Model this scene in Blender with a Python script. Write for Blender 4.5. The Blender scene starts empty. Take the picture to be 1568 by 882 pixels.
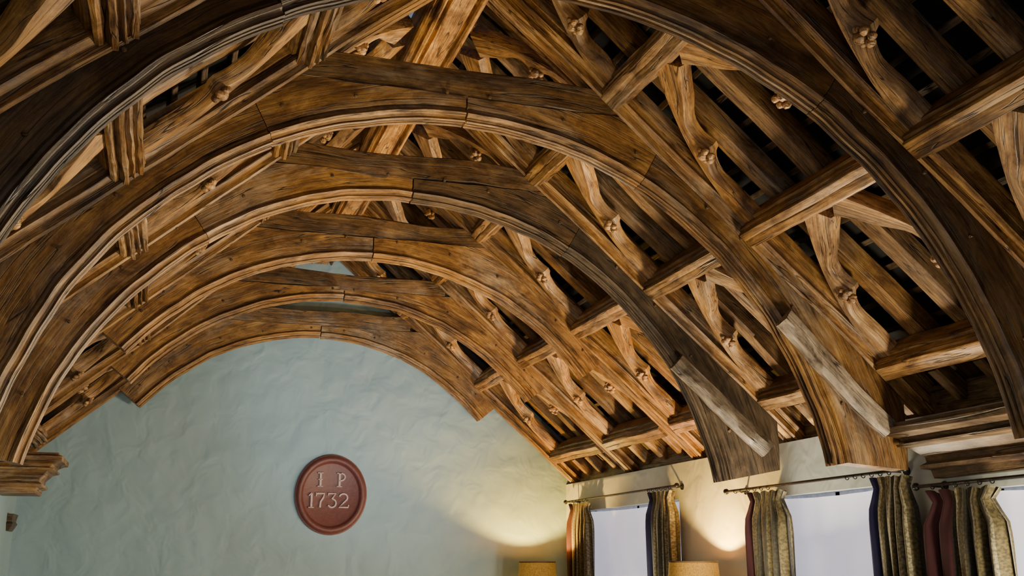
import bpy, bmesh, math, random
from mathutils import Vector, noise
random.seed(7)
CX=1.54; H=1.5; WL=-1.42; WR=4.54; YE=12.0; YB=-1.6
CA=.7536; SA=.657; ZAP=3.55
rad=math.radians

# ------------------------------------------------------------------ mesh builder
class MB:
    def __init__(s): s.v=[];s.f=[];s.g=[];s.t=[]
    def add(s,verts,faces,grain=None,tint=(.5,0,.5)):
        o=len(s.v); s.v+= [tuple(p) for p in verts]
        s.f+= [tuple(i+o for i in f) for f in faces]
        off=(random.random()*40,random.random()*40,random.random()*40)
        if grain is None: grain=[tuple(p) for p in verts]
        s.g+= [(a[0]+off[0],a[1]+off[1],a[2]+off[2]) for a in grain]
        s.t+= [(tint[0],tint[1],tint[2],1)]*len(verts)
    def loft(s,secs,coords,Ls,tint=(.5,0,.5),cap=True):
        n=len(secs[0]); vs=[];fs=[];gr=[]
        for i,sec in enumerate(secs):
            co=coords[i] if isinstance(coords[0],list) else coords
            for j,p in enumerate(sec):
                vs.append(p); gr.append((Ls[i],co[j][0],co[j][1]))
        for i in range(len(secs)-1):
            for j in range(n):
                k=(j+1)%n
                fs.append((i*n+j,i*n+k,(i+1)*n+k,(i+1)*n+j))
        if cap:
            fs.append(tuple(range(n))); fs.append(tuple(range((len(secs)-1)*n,len(secs)*n)))
        s.add(vs,fs,gr,tint)
    def beam(s,p0,p1,A,B,prof,seg=10,jit=.004,bow=0,tint=None,taper=None):
        p0=Vector(p0);p1=Vector(p1);A=Vector(A);B=Vector(B)
        L=(p1-p0).length; secs=[];Ls=[]
        sd=Vector((random.random()*50,0,0))
        if tint is None: tint=(random.random(),random.random()*.3,random.random())
        for i in range(seg+1):
            t=i/seg; c=p0.lerp(p1,t)
            na=noise.noise(sd+Vector((t*L*1.3,1,0)))*jit*3; nb=noise.noise(sd+Vector((t*L*1.3,9,0)))*jit*3+bow*4*t*(1-t)
            k=1 if taper is None else 1+(taper-1)*t
            row=[]
            for j,(a,b) in enumerate(prof):
                e=noise.noise(sd+Vector((t*L*6,j*.9,3)))*jit
                row.append(c+A*(a*k+na+e)+B*(b*k+nb+e))
            secs.append(row);Ls.append(t*L)
        s.loft(secs,list(prof),Ls,tint)
    def box(s,a,b,tint=(.5,0,.5)):
        x0,y0,z0=a;x1,y1,z1=b
        v=[(x0,y0,z0),(x1,y0,z0),(x1,y1,z0),(x0,y1,z0),(x0,y0,z1),(x1,y0,z1),(x1,y1,z1),(x0,y1,z1)]
        s.add(v,[(0,1,2,3),(4,5,6,7),(0,1,5,4),(1,2,6,5),(2,3,7,6),(3,0,4,7)],None,tint)
    def lathe(s,c,prof,n=48,ax='z',sx=1,sy=1,tint=(.5,0,.5),closed=False):
        vs=[];fs=[]
        for (r,h) in prof:
            for k in range(n):
                a=2*math.pi*k/n; x=r*math.cos(a)*sx;y=r*math.sin(a)*sy
                if ax=='z': p=(c[0]+x,c[1]+y,c[2]+h)
                elif ax=='y': p=(c[0]+x,c[1]-h,c[2]+y)
                else: p=(c[0]+h,c[1]+x,c[2]+y)
                vs.append(p)
        m=len(prof)
        for i in range(m-1 if not closed else m):
            for k in range(n):
                q=(k+1)%n; i2=(i+1)%m
                fs.append((i*n+k,i*n+q,i2*n+q,i2*n+k))
        s.add(vs,fs,None,tint)
    def blob(s,c,r,sc=(1,1,1),tint=(.5,0,.5),n=8,m=5):
        vs=[];fs=[]
        c=Vector(c)
        for i in range(m+1):
            th=math.pi*i/m
            for k in range(n):
                a=2*math.pi*k/n
                d=Vector((math.sin(th)*math.cos(a)*sc[0],math.sin(th)*math.sin(a)*sc[1],math.cos(th)*sc[2]))
                vs.append(c+d*r*(1+.15*noise.noise(d*3+c*7)))
        for i in range(m):
            for k in range(n):
                q=(k+1)%n; fs.append((i*n+k,i*n+q,(i+1)*n+q,(i+1)*n+k))
        s.add(vs,fs,None,tint)
    def obj(s,name,mat,parent=None,angle=32):
        me=bpy.data.meshes.new(name); me.from_pydata(s.v,[],s.f)
        a=me.attributes.new('grain','FLOAT_VECTOR','POINT'); a.data.foreach_set('vector',[x for g in s.g for x in g])
        a=me.attributes.new('tint','FLOAT_COLOR','POINT'); a.data.foreach_set('color',[x for g in s.t for x in g])
        bm=bmesh.new(); bm.from_mesh(me); bmesh.ops.recalc_face_normals(bm,faces=bm.faces[:]); bm.to_mesh(me); bm.free()
        me.polygons.foreach_set('use_smooth',[True]*len(me.polygons))
        me.set_sharp_from_angle(angle=rad(angle))
        me.materials.append(mat)
        o=bpy.data.objects.new(name,me); bpy.context.scene.collection.objects.link(o)
        if parent: o.parent=parent
        return o
def empty(name,loc=(0,0,0)):
    o=bpy.data.objects.new(name,None); o.empty_display_size=.2
    bpy.context.scene.collection.objects.link(o); return o

# ------------------------------------------------------------------ materials
def newmat(name):
    m=bpy.data.materials.new(name); m.use_nodes=True
    nt=m.node_tree; b=nt.nodes['Principled BSDF']; return m,nt,b
def N(nt,t,**k):
    n=nt.nodes.new(t)
    for a,v in k.items(): setattr(n,a,v)
    return n
def ramp(nt,src,stops):
    r=N(nt,'ShaderNodeValToRGB'); e=r.color_ramp.elements
    while len(e)<len(stops): e.new(.5)
    for i,(p,c) in enumerate(stops):
        e[i].position=p; e[i].color=(c[0],c[1],c[2],1) if not isinstance(c,(int,float)) else (c,c,c,1)
    nt.links.new(src,r.inputs[0]); return r.outputs[0]
def mixc(nt,mode,f,a,b):
    m=N(nt,'ShaderNodeMix',data_type='RGBA',blend_type=mode)
    for i,s in ((0,f),(6,a),(7,b)):
        if isinstance(s,(int,float)): m.inputs[i].default_value=s
        elif isinstance(s,tuple): m.inputs[i].default_value=(*s,1)
        else: nt.links.new(s,m.inputs[i])
    return m.outputs[2]
def math_(nt,op,a,b=0.,c=None):
    m=N(nt,'ShaderNodeMath',operation=op)
    for i,s in enumerate((a,b) if c is None else (a,b,c)):
        if isinstance(s,(int,float)): m.inputs[i].default_value=s
        else: nt.links.new(s,m.inputs[i])
    return m.outputs[0]
def wood(name,gain=1.0,rough=.45):
    m,nt,b=newmat(name); L=nt.links.new
    at=N(nt,'ShaderNodeAttribute',attribute_name='grain'); ti=N(nt,'ShaderNodeAttribute',attribute_name='tint')
    sep=N(nt,'ShaderNodeSeparateColor'); L(ti.outputs['Color'],sep.inputs[0])
    def ns(sc,scale,detail,dist=0.,rg=.6):
        mp=N(nt,'ShaderNodeMapping'); mp.inputs['Scale'].default_value=sc; L(at.outputs['Vector'],mp.inputs[0])
        n=N(nt,'ShaderNodeTexNoise'); n.inputs['Scale'].default_value=scale; n.inputs['Detail'].default_value=detail
        n.inputs['Distortion'].default_value=dist; n.inputs['Roughness'].default_value=rg; L(mp.outputs[0],n.inputs[0]); return n.outputs['Fac']
    big=ns((.9,3,3),1.3,5,1.0); patch=ns((3.,7,7),1.3,8,.6,.75); mid=ns((1.6,34,34),1.5,4,1.2); fine=ns((4,150,150),1.0,3)
    wea=ns((.8,2.2,2.2),1.0,6,.5,.7)
    crk=ns((.5,10,10),1.2,2,.3)
    fac=math_(nt,'ADD',math_(nt,'MULTIPLY',mid,.35),math_(nt,'MULTIPLY',patch,.65))
    base=ramp(nt,fac,[(.35,(.055,.023,.006)),(.45,(.165,.075,.018)),(.55,(.32,.163,.040)),(.67,(.53,.31,.095))])
    bigc=ramp(nt,big,[(.36,(.28,.24,.23)),(.50,(.9,.87,.84)),(.70,(1.0,1.0,.95))])
    c=mixc(nt,'MULTIPLY',.85,base,bigc)
    c=mixc(nt,'MULTIPLY',.5,c,ramp(nt,fine,[(.35,.25),(.6,1.)]))
    d=math_(nt,'ABSOLUTE',math_(nt,'SUBTRACT',crk,.5))
    ck=ramp(nt,d,[(0,.0),(.004,.3),(.010,1)])
    c=mixc(nt,'MULTIPLY',.85,c,ck)
    grey=mixc(nt,'MIX',ramp(nt,fac,[(.38,0.),(.62,1.)]),(.020,.016,.013),(.38,.32,.25))
    gm=math_(nt,'MAXIMUM',sep.outputs[1],ramp(nt,wea,[(.50,0.03),(.66,.55)]))
    c=mixc(nt,'MIX',gm,c,mixc(nt,'MULTIPLY',.85,grey,ck))
    br=math_(nt,'MULTIPLY_ADD',sep.outputs[0],1.25*gain,.42*gain)
    cc=N(nt,'ShaderNodeCombineColor')
    for i in range(3): L(br,cc.inputs[i])
    c=mixc(nt,'MULTIPLY',1.,c,cc.outputs[0])
    L(c,b.inputs['Base Color']); b.inputs['Roughness'].default_value=rough
    b.inputs['Specular IOR Level'].default_value=.45
    h=math_(nt,'ADD',math_(nt,'MULTIPLY',mid,.12),math_(nt,'ADD',math_(nt,'MULTIPLY',fine,.10),math_(nt,'MULTIPLY',ck,.3)))
    h=math_(nt,'ADD',h,math_(nt,'MULTIPLY',patch,.40))
    bp=N(nt,'ShaderNodeBump'); bp.inputs['Strength'].default_value=.6; bp.inputs['Distance'].default_value=.016
    L(h,bp.inputs['Height']); L(bp.outputs[0],b.inputs['Normal'])
    return m
M_wood=wood('old_oak'); M_raft=wood('rafter_oak',.7,.6)
def plain(name,col,rough=.6,bump=0,scale=20,var=.2,metal=0):
    m,nt,b=newmat(name); tc=N(nt,'ShaderNodeTexCoord')
    n=N(nt,'ShaderNodeTexNoise'); n.inputs['Scale'].default_value=scale; n.inputs['Detail'].default_value=5
    nt.links.new(tc.outputs['Object'],n.inputs[0])
    lo=tuple(x*(1-var) for x in col); hi=tuple(min(1,x*(1+var)) for x in col)
    nt.links.new(ramp(nt,n.outputs['Fac'],[(.3,lo),(.7,hi)]),b.inputs['Base Color'])
    b.inputs['Roughness'].default_value=rough; b.inputs['Metallic'].default_value=metal
    if bump:
        bp=N(nt,'ShaderNodeBump'); bp.inputs['Strength'].default_value=bump; bp.inputs['Distance'].default_value=.02
        nt.links.new(n.outputs['Fac'],bp.inputs['Height']); nt.links.new(bp.outputs[0],b.inputs['Normal'])
    return m
def plaster(name,col,st=.35):
    m,nt,b=newmat(name); L=nt.links.new; tc=N(nt,'ShaderNodeTexCoord')
    def ns(scale,d,dist=0):
        n=N(nt,'ShaderNodeTexNoise'); n.inputs['Scale'].default_value=scale; n.inputs['Detail'].default_value=d; n.inputs['Distortion'].default_value=dist
        L(tc.outputs['Object'],n.inputs[0]); return n.outputs['Fac']
    a=ns(1.2,2,.3); c=ns(4,2,.6); f=ns(60,3)
    L(ramp(nt,a,[(.3,tuple(x*.95 for x in col)),(.7,tuple(min(1,x*1.04) for x in col))]),b.inputs['Base Color'])
    b.inputs['Roughness'].default_value=.7
    h=math_(nt,'ADD',math_(nt,'MULTIPLY',a,1.5),math_(nt,'ADD',math_(nt,'MULTIPLY',c,.5),math_(nt,'MULTIPLY',f,.014)))
    bp=N(nt,'ShaderNodeBump'); bp.inputs['Strength'].default_value=st; bp.inputs['Distance'].default_value=.1
    L(h,bp.inputs['Height']); L(bp.outputs[0],b.inputs['Normal']); return m
M_wall=plaster('limewash_blue_grey',(.27,.39,.455),.5); M_wallR=plaster('limewash_cream',(.50,.54,.52),.3)
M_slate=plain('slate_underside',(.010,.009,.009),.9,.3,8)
M_iron=plain('black_iron',(.03,.028,.027),.4,0,30,.2,.8)
M_plaque=plain('maroon_plaster',(.125,.038,.032),.5,.15,25,.12)
M_letter=plain('raised_letter_paint',(.50,.36,.34),.5,.1,40,.15)
M_floor=wood('floor_oak',.9,.4)
M_cer=plain('lamp_ceramic',(.35,.3,.2),.25,0,8)

# ------------------------------------------------------------------ roof helpers
def P(sg,s,n,y): return Vector((CX+sg*(CA*s+SA*n),y,H+ZAP-SA*s+CA*n))
def D(sg): return Vector((sg*CA,0,-SA))
def NR(sg): return Vector((sg*SA,0,CA))
YV=Vector((0,1,0))
def chamf(w,d,c=.012):
    h=w/2; return [(h-c,0),(h,c),(h,d-c),(h-c,d),(-h+c,d),(-h,d-c),(-h,c),(-h+c,0)]
def mould(w,d,b0=0.):
    hw=w/2
    R=[(hw,d),(hw,.12),(hw-.022,.112),(hw-.022,.09),(hw-.004,.084),(hw+.008,.066),(hw-.004,.047),(hw-.026,.043),(hw-.036,.056),(hw-.040,.03),(hw-.034,.008),(hw-.048,-.004),(hw-.062,.008),(hw-.066,.034),(max(hw-.086,.008),.034),(max(hw-.09,.004),.004)]
    R=[(a,b+b0) for a,b in R]
    return R+[(-a,b) for a,b in reversed(R)]
def pmould(w,d):
    hw=w/2
    R=[(hw,d),(hw,.085),(hw-.018,.078),(hw-.018,.05),(hw-.022,.036),(hw-.036,.032),(hw-.038,.010),(hw-.046,.0),(.008,.0),(.0,.004)]
    return R+[(-a,b) for a,b in reversed(R[:-1])]
RI=2.42
def arch(mb,sg,y,zc,ph0,ph1,t=.068,tint=(.6,.05,.5),xlim=2.88,cb=2.69,flat=False):
    Nn=44; secs=[];cs=[];Ls=[]; sd=random.random()*30
    for i in range(Nn+1):
        ph=ph0+(ph1-ph0)*i/Nn
        c_=max(math.cos(ph),.05)
        ro=min((cb-zc)/c_, (ZAP-zc)*CA/math.cos(ph-math.atan2(SA,CA))+.02)
        if math.sin(ph)>.5: ro=min(ro,xlim/math.sin(ph))
        ro=max(ro,RI+.125)+.006*noise.noise(Vector((sd,ph*9,0)))
        w=.014*noise.noise(Vector((sd,ph*3,4)))+.007*noise.noise(Vector((sd,ph*14,4)))
        q=[(ro,t),(RI+.085,t),(RI+.078,t-.018),(RI+.062,t-.018),(RI+.056,t+.0),(RI+.043,t+.011),(RI+.030,t+.0),(RI+.024,t-.020),(RI+.014,t-.024),(RI+.002,t-.020),(RI-.004,t-.029),(RI+.004,t-.038),(RI+.018,t-.041),(RI+.016,.012),(RI+.002,.008)]
        q=q+[(r,-yy) for r,yy in reversed(q)]
        row=[]
        for r,yy in q:
            pe=ph
            if flat and r>RI+.2 and i>Nn-14: pe=ph+(math.acos(RI*math.cos(ph1)/ro)-ph1+.006)*(i-Nn+14)/14
            row.append(Vector((CX+sg*math.sin(pe)*(r+w),y+yy,H+zc+math.cos(pe)*(r+w))))
        secs.append(row)
        cs.append(q); Ls.append(ph*2.5)
    mb.loft(secs,cs,Ls,tint)

TY=[11.82,10.22,8.70,7.17,5.72,4.14,2.7,1.2,-.3]
for i,y in enumerate(TY):
    root=empty('arch_braced_truss')
    zc=.12+(-.09 if i==0 else -.03 if i in(1,2) else 0)
    cb=2.57 if i==0 else 2.61 if i==1 else 2.69; ch=(.185,.165)[i] if i<2 else .18
    for sg,nm in ((-1,'left'),(1,'right')):
        end=rad(51.8) if i<3 else rad(79)
        if i==0: end=rad(50)
        g=0.03; br=.6
        if i==3 and sg>0: g=.45;br=-.03
        if i==5: br=.1
        if i==4: br=.5
        if i==2: br=.75
        sp=rad(31+random.uniform(-4,4)) if i>=3 else None
        mb=MB(); tt=.068
        if sp:
            arch(mb,sg,y,zc,.002,sp-.0008,tt,(br+random.uniform(-.05,.2),g*.5,.5),cb=cb)
            arch(mb,sg,y+.003,zc,sp+.0008,end,tt,(br+random.uniform(-.15,.05),g,.5),cb=cb,flat=i>3)
        else: arch(mb,sg,y,zc,.002,end,tt,(br+random.uniform(-.1,.1),g,.5),cb=cb)
        mb.obj('arch_brace_'+nm,M_wood,root)
        mb=MB(); pr=mould(.25 if i else .2,.22)
        mb.beam(P(sg,.03,0,y),P(sg,4.12,0,y),YV,NR(sg),pr,30,.005,0,(.55+random.uniform(-.2,.25),.05,.5))
        mb.obj('principal_rafter_'+nm,M_wood,root)
        if i in (3,4) and sg>0:
            mb=MB(); a=Vector((CX+2.03,y-.10,H+1.46)); b=Vector((CX+2.76,y-.10,H+.82))
            dd=(b-a).normalized(); up=Vector((-dd.z,0,dd.x))
            mb.beam(a,b,YV,up,[(.03,-.07),(.035,-.02),(.03,.04),(.015,.06),(-.01,.064),(-.03,.055),(-.04,.02),(-.045,-.02),(-.04,-.05),(-.02,-.08),(.01,-.08)],30,.018,0,(.60 if i==4 else .06,.78,.5))
            mb.obj('weathered_repair_plank',M_wood,root)
    mb=MB(); cw=1.02
    mb.beam((CX-cw,y,H+cb+.005),(CX+cw,y,H+cb-.01),YV,Vector((0,0,1)),chamf(.125,ch,.01),18,.010,.0,(.2,.12,.5))
    mb.obj('collar_beam',M_wood,root)
    mb=MB()
    for sg in(-1,1):
        for ph in (4,14,26,38,46,58,70):
            if i<3 and ph>46: continue
            r=RI+.15+.03*random.random()
            if i<2 and ph<20: r=RI+.1
            a=rad(ph+random.uniform(-2,2))
            mb.lathe((CX+sg*math.sin(a)*r,y-.064,H+zc+math.cos(a)*r),[(0,.016),(.009,.015),(.012,.008),(.012,0)],8,'y',tint=(.1,.2,.5))
    mb.obj('pegs',M_wood,root)

# purlins & ridge
SP=[1.194,2.415,3.636]
for sg in(-1,1):
    for k,s in enumerate(SP):
        mb=MB()
        for i in range(len(TY)-1):
            y1,y0=TY[i]-.1,TY[i+1]+.1
            mb.beam(P(sg,s,-.02,y0),P(sg,s,-.02,y1),D(sg),NR(sg),(pmould if sg>0 else mould)(.19,.2),12,.007,0,(random.uniform(.3,1.),random.uniform(.0,.2),.5))
        mb.obj('purlin',M_wood)
mb=MB()
mb.beam((CX,YB,H+3.36),(CX,YE,H+3.36),Vector((1,0,0)),Vector((0,0,1)),mould(.32,.3),40,.004,0,(1.3,0,.5))
mb.obj('ridge_beam',M_wood)
# common rafters
mb=MB()
bays=[(TY[i+1],TY[i]) for i in range(len(TY)-1)]
for sg in(-1,1):
    for (a,b) in bays:
        for k in range(3):
            yy=a+(b-a)*(k+1)/4+random.uniform(-.05,.05)
            mb.beam(P(sg,.05,.19,yy),P(sg,4.2,.19,yy+random.uniform(-.05,.05)),YV,NR(sg),chamf(random.uniform(.10,.15),.13,.01),16,.012,0,(random.uniform(.1,1.2),random.uniform(0,.25),.5))
mb.obj('common_rafters',M_raft)
# laths
mb=MB()
for sg in(-1,1):
    s=.2
    while s<4.35:
        mb.beam(P(sg,s,.36,YB),P(sg,s,.36,YE),D(sg),NR(sg),chamf(.04,.02,.004),20,.006,0,(random.uniform(.1,.4),.3,.5)); s+=.21
mb.obj('roof_laths',M_raft)
# ceiling (slates)
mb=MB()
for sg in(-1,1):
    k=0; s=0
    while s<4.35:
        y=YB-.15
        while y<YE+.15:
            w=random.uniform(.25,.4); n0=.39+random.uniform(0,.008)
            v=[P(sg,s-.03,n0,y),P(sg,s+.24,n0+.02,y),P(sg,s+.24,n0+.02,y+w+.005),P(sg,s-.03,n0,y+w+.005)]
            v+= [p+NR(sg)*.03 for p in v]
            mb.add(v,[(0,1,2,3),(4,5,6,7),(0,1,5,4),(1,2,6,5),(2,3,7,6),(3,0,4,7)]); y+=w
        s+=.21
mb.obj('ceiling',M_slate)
# cusped wind braces: each pair makes a cusped pointed arch in its panel
def windbrace(mb,sg,yc,ym,s0,s1,tint):
    Nn=30; secs=[];Ls=[];cs=[]; dirn=1 if ym>yc else -1
    pts=[]
    for i in range(Nn+1):
        t=i/Nn
        pts.append(Vector((yc+(ym-yc)*(.10*t+.90*t**2.3),s1+(s0-s1)*t)))
    sd=random.random()*30
    for i,p in enumerate(pts):
        t=i/Nn
        a=pts[max(i-1,0)];b=pts[min(i+1,Nn)]; tg=(b-a).normalized(); nn=Vector((-tg.y,tg.x))
        w=.115+.11*t**4+.04*(1-t)**4+.012*noise.noise(Vector((sd,t*4,0)))
        # foils cut into the opening side, cusp between them
        cusp=.055*math.exp(-((t-.52)/.045)**2)-.040*math.exp(-((t-.68)/.09)**2)-.035*math.exp(-((t-.34)/.10)**2)
        h=w/2; q=[(-h,.03),(-h+.022,-.014),(h-.022,-.014),(h,.03),(h,.07),(-h,.07)]
        side=1 if nn.x*dirn>0 else -1
        row=[]
        for a_,n_ in q:
            aa=a_+(side*cusp if a_*side>0 else 0)
            pp=p+nn*aa; row.append(P(sg,pp.y,n_+.07,pp.x))
        secs.append(row); cs.append(q); Ls.append(t*1.2)
    mb.loft(secs,cs,Ls,tint)
    k=int(Nn*.52); m=pts[k]; tg=(pts[k+1]-pts[k-1]).normalized(); nn=Vector((-tg.y,tg.x)); nn*= (1 if nn.x*dirn>0 else -1)
    for (da,dt,r,nn_) in ((.05,0,.030,.045),(.095,.034,.022,.04),(.095,-.034,.022,.04),(.12,0,.020,.04),(.045,.04,.016,.05),(.045,-.04,.016,.05)):
        q=m+nn*da+tg*dt
        mb.blob(P(sg,q.y,nn_,q.x),r,(1.1,1.35,1),(tint[0]+.25,.15,.5),10,6)
mb=MB()
rngs=[(.28,SP[0]-.08),(SP[0]+.08,SP[1]-.08),(SP[1]+.08,SP[2]-.08)]
for sg in(-1,1):
    for (a,b) in bays:
        for (s0,s1) in rngs:
            m=(a+b)/2; tt=(random.uniform(.6,1.2),random.uniform(.0,.25),.5)
            windbrace(mb,sg,a+.17,m-.08,s0,s1,tt); windbrace(mb,sg,b-.17,m+.08,s0,s1,tt)
mb.obj('cusped_wind_braces',M_wood)
for sg in(-1,1):
    mb=MB(); xw=CX+sg*3.22
    mb.beam((xw,YB,H+.9),(xw,YE,H+.9),Vector((1,0,0)),Vector((0,0,1)),chamf(.28,.2),30,.003,0,(.3,.3,.5))
    mb.obj('wall_plate',M_wood)
mb=MB()
for sg in(-1,1):
    for (a,b) in bays:
        for k in range(3):
            yy=a+(b-a)*(k+1)/4
            mb.beam(P(sg,3.75,.06,yy),P(sg,4.0,.06,yy),YV,NR(sg),chamf(.09,.1),4,.006,0,(random.uniform(.2,.6),.2,.5))
mb.obj('eaves_struts',M_wood)

# ------------------------------------------------------------------ cornices
def cornice(levels,fx,tint=(.3,.25,.5)):
    mb=MB(); rows=[]
    for z,p in levels:
        x0,x1,y0,y1=fx(p)
        rows.append([Vector((x0,y0,z)),Vector((x1,y0,z)),Vector((x1,y1,z)),Vector((x0,y1,z))])
    vs=[v for r in rows for v in r]; fs=[]
    for i in range(len(rows)-1):
        for j in range(4):
            k=(j+1)%4; fs.append((i*4+j,i*4+k,i*4+4+k,i*4+4+j))
    fs+=[(0,1,2,3),tuple(range(len(vs)-4,len(vs)))]
    mb.add(vs,fs,[(v.y+v.x,v.z,v.z*.3) for v in vs],tint)
    return mb
prof=[(.0,.06),(.05,.07),(.06,.11),(.08,.115),(.10,.085),(.13,.09),(.16,.12),(.19,.15),(.20,.20),(.215,.205),(.22,.17),(.25,.19),(.27,.235),(.275,.27),(.315,.275),(.325,.24),(.345,.24)]
mb=cornice([(H+.50+z,p) for z,p in prof],lambda p:(WR-p,WR+.02,YB+.3,5.42+p),(.12,.35,.5))
mb.obj('moulded_cornice',M_wood)
mb=cornice([(H+.60+z,p+.27) for z,p in prof],lambda p:(WL-.02,WL+p,10.75-p,10.95),(.7,.1,.5))
mb.obj('moulded_cornice',M_wood)
mb=cornice([(H+.30,.02),(H+.33,.04),(H+.37,.06),(H+.39,.045),(H+.42,.05),(H+.46,.06)],lambda p:(WL-.02,WL+p,11.5-p,11.8),(.0,.3,.5))
mb.obj('timber_corbel',M_wood)

# ------------------------------------------------------------------ shell
mb=MB(); mb.box((WL-.5,YB-.3,-.1),(WR+.5,YE+.3,0)); 
fl=mb.obj('floor',M_floor)
def gable(name,y0,y1,mat):
    pts=[(CX-3.46,0),(CX+3.46,0),(CX+3.46,H+1.0),(CX,H+4.03),(CX-3.46,H+1.0)]
    mb=MB(); n=5
    vs=[(x,y0,z) for x,z in pts]+[(x,y1,z) for x,z in pts]
    mb.add(vs,[tuple(range(5)),tuple(range(5,10))]+[(i,(i+1)%5,5+(i+1)%5,5+i) for i in range(5)])
    return mb.obj(name,mat)
gable('wall_end',YE,YE+.3,M_wall); gable('wall_back',YB-.3,YB,M_wallR)
WINS=[(9.05,11.40,H-.55,H+.57),(5.95,7.55,H-.55,H+.50),(3.8,5.16,H-.55,H+.42),(1.2,2.8,H-.55,H+.42)]
mb=MB(); ys=YB; top=H+.9
for (a,b,z0,z1) in sorted(WINS):
    mb.box((WR,ys,0),(WR+.46,a,top)); mb.box((WR,a,0),(WR+.46,b,z0)); mb.box((WR,a,z1),(WR+.46,b,top)); ys=b
mb.box((WR,ys,0),(WR+.46,YE,top)); mb.obj('wall_right',M_wallR)
mb=MB(); mb.box((WL-.46,YB,0),(WL,YE,top)); mb.obj('wall_left',M_wall)

# windows
mB,nt,b=newmat('roller_blind'); tc=N(nt,'ShaderNodeTexCoord'); nz=N(nt,'ShaderNodeTexNoise'); nz.inputs['Scale'].default_value=1.5
nt.links.new(tc.outputs['Object'],nz.inputs[0])
col=ramp(nt,nz.outputs['Fac'],[(.3,(.62,.62,.78)),(.7,(.78,.78,.90))])
nt.links.new(col,b.inputs['Base Color']); nt.links.new(col,b.inputs['Emission Color']); b.inputs['Emission Strength'].default_value=.8  # glow put into the blind stands in for daylight coming through
M_frame=plain('painted_window_frame',(.6,.6,.6),.5)
for i,(a,b_,z0,z1) in enumerate(WINS):
    r=empty('window_%d'%(i+1))
    mb=MB(); x=WR+.12
    for (p,q) in (((x,a,z0),(x+.06,a+.05,z1)),((x,b_-.05,z0),(x+.06,b_,z1)),((x,a,z0),(x+.06,b_,z0+.05)),((x,a,z1-.05),(x+.06,b_,z1)),((x,(a+b_)/2-.025,z0),(x+.06,(a+b_)/2+.025,z1))): mb.box(p,q)
    mb.obj('frame',M_frame,r)
    mb=MB(); n=30; vs=[];fs=[]
    for k in range(n+1):
        y=a+.01+(b_-a-.02)*k/n; dx=.006*math.sin(k*1.1)
        vs+= [(WR+.05+dx,y,z0+.02),(WR+.05+dx,y,z1-.012-.02*math.sin(math.pi*k/n))]
    for k in range(n): fs.append((2*k,2*k+2,2*k+3,2*k+1))
    mb.add(vs,fs); mb.obj('blind',mB,r)
    mb=MB(); mb.box((WR-.04,a-.05,z0-.04),(WR+.2,b_+.05,z0)); mb.obj('sill',M_frame,r)

# curtain fabric
def curtmat(name,stops):
    m,nt,b=newmat(name); L=nt.links.new
    at=N(nt,'ShaderNodeAttribute',attribute_name='grain'); sp=N(nt,'ShaderNodeSeparateXYZ'); L(at.outputs['Vector'],sp.inputs[0])
    fr=math_(nt,'FRACT',math_(nt,'MULTIPLY',sp.outputs[0],3.2))
    r=N(nt,'ShaderNodeValToRGB'); r.color_ramp.interpolation='CONSTANT'; e=r.color_ramp.elements
    while len(e)<len(stops): e.new(.5)
    for i,(p,c) in enumerate(stops): e[i].position=p; e[i].color=(*c,1)
    L(fr,r.inputs[0])
    n=N(nt,'ShaderNodeTexNoise'); n.inputs['Scale'].default_value=60; n.inputs['Detail'].default_value=4; L(at.outputs['Vector'],n.inputs[0])
    c=mixc(nt,'MULTIPLY',.8,r.outputs[0],ramp(nt,n.outputs['Fac'],[(.4,.2),(.6,1.)]))
    L(c,b.inputs['Base Color']); b.inputs['Roughness'].default_value=.75; b.inputs['Sheen Weight'].default_value=.1
    return m
OL=(.11,.085,.028);DK=(.030,.026,.013);CR=(.26,.23,.14);MR=(.035,.005,.009);NV=(.008,.009,.05)
M_c1=curtmat('striped_curtain',[(0,OL),(.2,DK),(.35,OL),(.5,CR),(.58,OL),(.72,DK),(.9,CR)])
M_lin_r=plain('maroon_lining',MR,.9); M_lin_b=plain('blue_lining',NV,.9)
def curtain(y0,y1,ztop,lin,fl=.16):
    root=empty('curtain'); X=WR-.12
    w=y1-y0; sd=random.random()*9
    for part,(a,b,mt) in {'fabric':(fl,1,M_c1),'lining':(0,fl,lin)}.items():
        mb=MB(); nu=150 if part=='fabric' else 30; nv=18; vs=[];fs=[];gr=[]
        for j in range(nv+1):
            v=j/nv; z=ztop-.03-v*1.15
            pin=1-.30*math.exp(-((v-.07)/.05)**2); wide=1+.14*v
            for i in range(nu+1):
                u=a+(b-a)*i/nu; ph=u*2*math.pi*5+.6*math.sin(u*9+sd)
                A=(.016+.034*min(1,v*4))
                x=X-A*math.sin(ph)-.012*math.sin(ph*2.1+v*2)
                yy=(y0+y1)/2+(.5-u)*w*pin*wide+.020*math.sin(ph+1.2+v*1.5)
                vs.append((x,yy,z+.012*math.sin(ph)*(j==0))); gr.append((u*1.5,v*1.15,0))
        for j in range(nv):
            for i in range(nu):
                k=j*(nu+1)+i; fs.append((k,k+1,k+nu+2,k+nu+1))
        mb.add(vs,fs,gr); mb.obj(part,mt,root,80)
for c in [(10.95,11.55,H+.67,M_lin_r,.1),(8.9,9.45,H+.67,M_lin_b,.12),(7.03,7.6,H+.56,M_lin_r,.2),(5.62,6.0,H+.56,M_lin_b,.22),(4.85,5.48,H+.445,M_lin_r,.3)]: curtain(*c)
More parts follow.
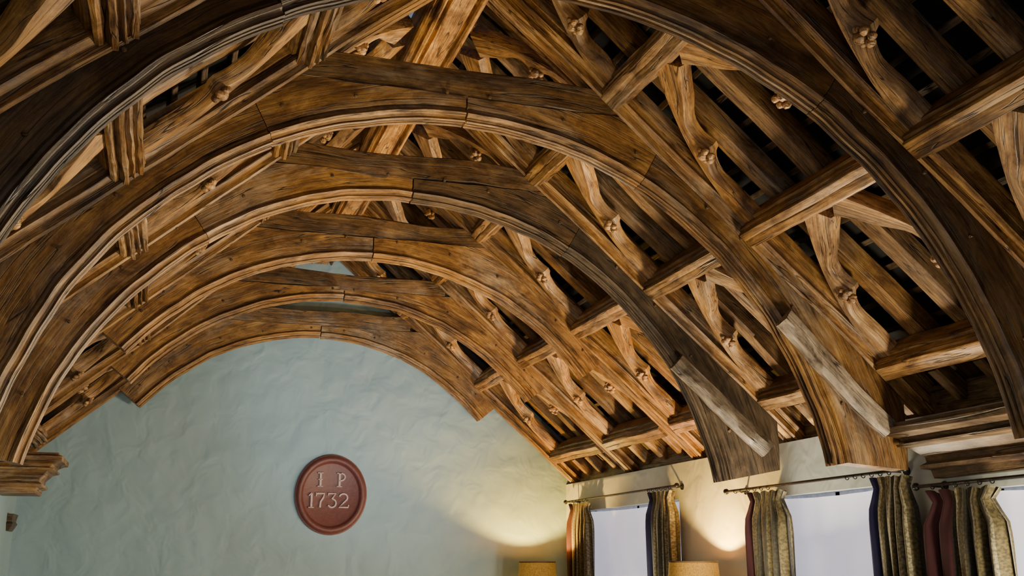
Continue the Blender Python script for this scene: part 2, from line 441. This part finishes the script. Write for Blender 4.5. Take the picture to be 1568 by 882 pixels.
for (y0,y1,z) in [(8.85,11.7,H+.68),(5.68,7.95,H+.57),(3.6,5.58,H+.455)]:
    root=empty('curtain_rod'); x=WR-.12; mb=MB()
    circ=[(.011*math.cos(k*math.pi/4),.011*math.sin(k*math.pi/4)) for k in range(8)]
    mb.beam((x,y0,z),(x,y1,z),Vector((1,0,0)),Vector((0,0,1)),circ,4,0)
    for yy in (y0,y1): mb.blob((x,yy,z),.024,n=12,m=8)
    for yy in (y0+.12,y1-.12):
        mb.beam((x,yy,z),(WR+.005,yy,z),Vector((0,1,0)),Vector((0,0,1)),circ,2,0)
        mb.lathe((WR,yy,z),[(0,-.01),(.03,-.01),(.03,0)],14,'x')
    mb.obj('rod',M_iron,root); mb=MB()
    for (a,b) in ((y0+.15,y0+.6),(y1-.65,y1-.15)):
        for k in range(6):
            yy=a+(b-a)*k/5; n=16
            mb.lathe((x,yy,z-.008),[(.012,-.002),(.017,-.002),(.017,.002),(.012,.002)],n,'y',closed=True)
    mb.obj('rings',M_iron,root)

# ------------------------------------------------------------------ plaque
pc=(1.76,YE,H+.73); root=empty('wall_plaque')
mb=MB(); mb.lathe(pc,[(0,.022),(.765,.022),(.79,.028),(.81,.05),(.84,.062),(.89,.066),(.93,.058),(.95,.042),(.965,.036),(.995,.034),(1,.02),(1,.0)],96,'y',.397,.437)
mb.obj('roundel',M_plaque,root,50)
def stroke(mb,pts,w=.024):
    pts=[Vector((p[0],0,p[1])) for p in pts]; secs=[];Ls=[]
    for i,p in enumerate(pts):
        a=pts[max(0,i-1)];b=pts[min(len(pts)-1,i+1)]; tg=(b-a).normalized(); nn=Vector((-tg.z,0,tg.x))
        q=[(-w/2,.0),(-w/2,.012),(-w/4,.022),(w/4,.022),(w/2,.012),(w/2,0)]
        secs.append([Vector((pc[0]+p.x+nn.x*a_,YE-.02-d,pc[2]+p.z+nn.z*a_)) for a_,d in q]); Ls.append(i*.02)
    mb.loft(secs,q,Ls)
def arc(cx,cz,rx,rz,a0,a1,n=14): return [(cx+rx*math.cos(rad(a0+(a1-a0)*k/n)),cz+rz*math.sin(rad(a0+(a1-a0)*k/n))) for k in range(n+1)]
mb=MB()
def serif(x,z,w=.06): stroke(mb,[(x-w/2,z),(x+w/2,z)],.014)
stroke(mb,[(-.125,.09),(-.125,.235)],.03); serif(-.125,.09);serif(-.125,.235); stroke(mb,[(-.15,.165),(-.10,.165)],.012)
stroke(mb,[(.085,.09),(.085,.235)],.03); serif(.085,.09); serif(.08,.235,.05)
stroke(mb,[(.085,.235)]+arc(.10,.195,.045,.04,90,-90)+[(.085,.155)],.02)
stroke(mb,[(-.215,-.14),(-.215,.01)],.028); serif(-.215,-.14); stroke(mb,[(-.245,-.015),(-.215,.015)],.016)
stroke(mb,[(-.165,.0),(-.15,.012),(-.075,.012),(-.085,-.03),(-.115,-.08),(-.12,-.14)],.024)
stroke(mb,[(-.165,.02),(-.165,-.02)],.014)
stroke(mb,[(-.03,-.01),(-.03,.012),(.05,.012),(.01,-.045)]+arc(.01,-.092,.045,.045,80,-150),.022)
stroke(mb,arc(.135,-.03,.045,.042,165,-30)+[(.14,-.085),(.09,-.135),(.19,-.135),(.195,-.11)],.022)
mb.obj('raised_lettering',M_letter,root,50)

# ------------------------------------------------------------------ lamps
mS,nt,b=newmat('lampshade_fabric'); tc=N(nt,'ShaderNodeTexCoord'); nz=N(nt,'ShaderNodeTexNoise'); nz.inputs['Scale'].default_value=90
nt.links.new(tc.outputs['Object'],nz.inputs[0]); col=ramp(nt,nz.outputs['Fac'],[(.3,(.15,.075,.009)),(.7,(.28,.15,.022))])
nt.links.new(col,b.inputs['Base Color']); nt.links.new(col,b.inputs['Emission Color']); b.inputs['Emission Strength'].default_value=.7; b.inputs['Roughness'].default_value=.9
M_trim=plain('shade_trim_cord',(.10,.05,.01),.8)
for (x,y) in ((4.0,11.5),(4.2,8.16)):
    root=empty('table_lamp'); z=H+.012
    mb=MB(); mb.lathe((x,y,z-.27),[(.215,0),(.222,0),(.222,.008),(.2,.262),(.2,.27),(.193,.27),(.193,.262),(.212,.008)],48,closed=True); mb.obj('shade',mS,root)
    mb=MB(); mb.lathe((x,y,z-.27),[(.200,.260),(.205,.262),(.205,.272),(.199,.275),(.192,.272),(.194,.262)],48,closed=True)
    mb.lathe((x,y,z-.27),[(.214,-.002),(.225,-.002),(.226,.008),(.222,.012),(.214,.008)],48,closed=True); mb.obj('shade_trim',M_trim,root)
    mb=MB(); mb.lathe((x,y,.76),[(0,0),(.08,0),(.085,.02),(.05,.04),(.09,.12),(.11,.2),(.09,.3),(.035,.38),(.02,.42),(.018,.5),(0,.5)],32); mb.obj('base',M_cer,root)
    mb=MB(); mb.blob((x,y,.76+.52),.03,(1,1,1.4),n=12,m=8)
    mb.obj('bulb',mS,root)
    l=bpy.data.lights.new('lamp_bulb_light','POINT'); l.energy=250; l.color=(1,.55,.09); l.shadow_soft_size=.03
    o=bpy.data.objects.new('bulb_light',l); o.location=(x,y,z-.13); bpy.context.scene.collection.objects.link(o); o.parent=root
    root=empty('side_table'); mb=MB()
    mb.lathe((x,y,0),[(0,.76),(.27,.76),(.28,.75),(.28,.735),(.27,.725),(0,.725)],40); mb.obj('top',M_wood,root)
    mb=MB(); mb.lathe((x,y,0),[(0,.726),(.06,.726),(.03,.68),(.025,.5),(.045,.42),(.05,.3),(.03,.22),(.05,.14),(.0,.12)],24); mb.obj('pedestal',M_wood,root)
    mb=MB()
    for k in range(3):
        a=2*math.pi*k/3+.5; d=Vector((math.cos(a),math.sin(a),0))
        mb.beam(Vector((x,y,.2)),Vector((x,y,.02))+d*.25,Vector((-d.y,d.x,0)),Vector((0,0,1)),chamf(.03,.03,.006),6,0,.02)
    mb.obj('feet',M_wood,root)

# ------------------------------------------------------------------ lights
def area(name,loc,tgt,sx,sy,e,col):
    l=bpy.data.lights.new(name,'AREA'); l.shape='RECTANGLE'; l.size=sx;l.size_y=sy;l.energy=e;l.color=col
    o=bpy.data.objects.new(name,l); o.location=loc
    o.rotation_euler=(Vector(tgt)-Vector(loc)).to_track_quat('-Z','Y').to_euler(); bpy.context.scene.collection.objects.link(o)
def spot(name,loc,tgt,ang,e,col,rr=.3):
    l=bpy.data.lights.new(name,'SPOT'); l.spot_size=rad(ang); l.spot_blend=1; l.energy=e;l.color=col; l.shadow_soft_size=rr
    o=bpy.data.objects.new(name,l); o.location=loc
    o.rotation_euler=(Vector(tgt)-Vector(loc)).to_track_quat('-Z','Y').to_euler(); bpy.context.scene.collection.objects.link(o)
area('daylight_window_far',(4.2,9.6,1.0),(-.5,9.0,3.6),1.2,.4,75,(1,.86,.60))
area('daylight_window_mid',(4.2,6.7,1.0),(-.5,6.9,3.6),1.0,.4,215,(1,.85,.58))
area('daylight_window_near',(4.2,4.1,1.0),(.3,5.8,3.8),.9,.4,120,(1,.85,.58))
area('floor_level_fill',(1.4,6.5,.25),(1.4,7.5,4),3.0,5,34,(1,.88,.7))  # unseen lamp added near the floor, stands in for bounced daylight
spot('crown_fill_spot',(1.0,4.6,.3),(1.3,6.6,4.6),60,380,(1,.80,.43),.12)  # unseen spot added to brighten the arch crowns and ridge
spot('gable_wall_fill_spot',(1.5,6.0,.4),(2.3,12,3.5),38,600,(.80,.92,1),.25)  # unseen spot added to brighten the upper gable wall
area('rear_fill',(1.0,-.8,1.4),(1.6,12,2.6),2.5,1.4,42,(.92,.95,1))  # added fill behind the camera; the back wall has no windows
w=bpy.data.worlds.new('sky'); bpy.context.scene.world=w; w.use_nodes=True
w.node_tree.nodes['Background'].inputs[0].default_value=(.5,.65,.9,1); w.node_tree.nodes['Background'].inputs[1].default_value=.3

cam=bpy.data.cameras.new('camera'); cam.sensor_width=36; cam.lens=37.38; cam.clip_start=.05
co=bpy.data.objects.new('camera',cam); co.location=(0,0,H); co.rotation_euler=(rad(90+14.5),0,rad(-17.86))
bpy.context.scene.collection.objects.link(co); bpy.context.scene.camera=co
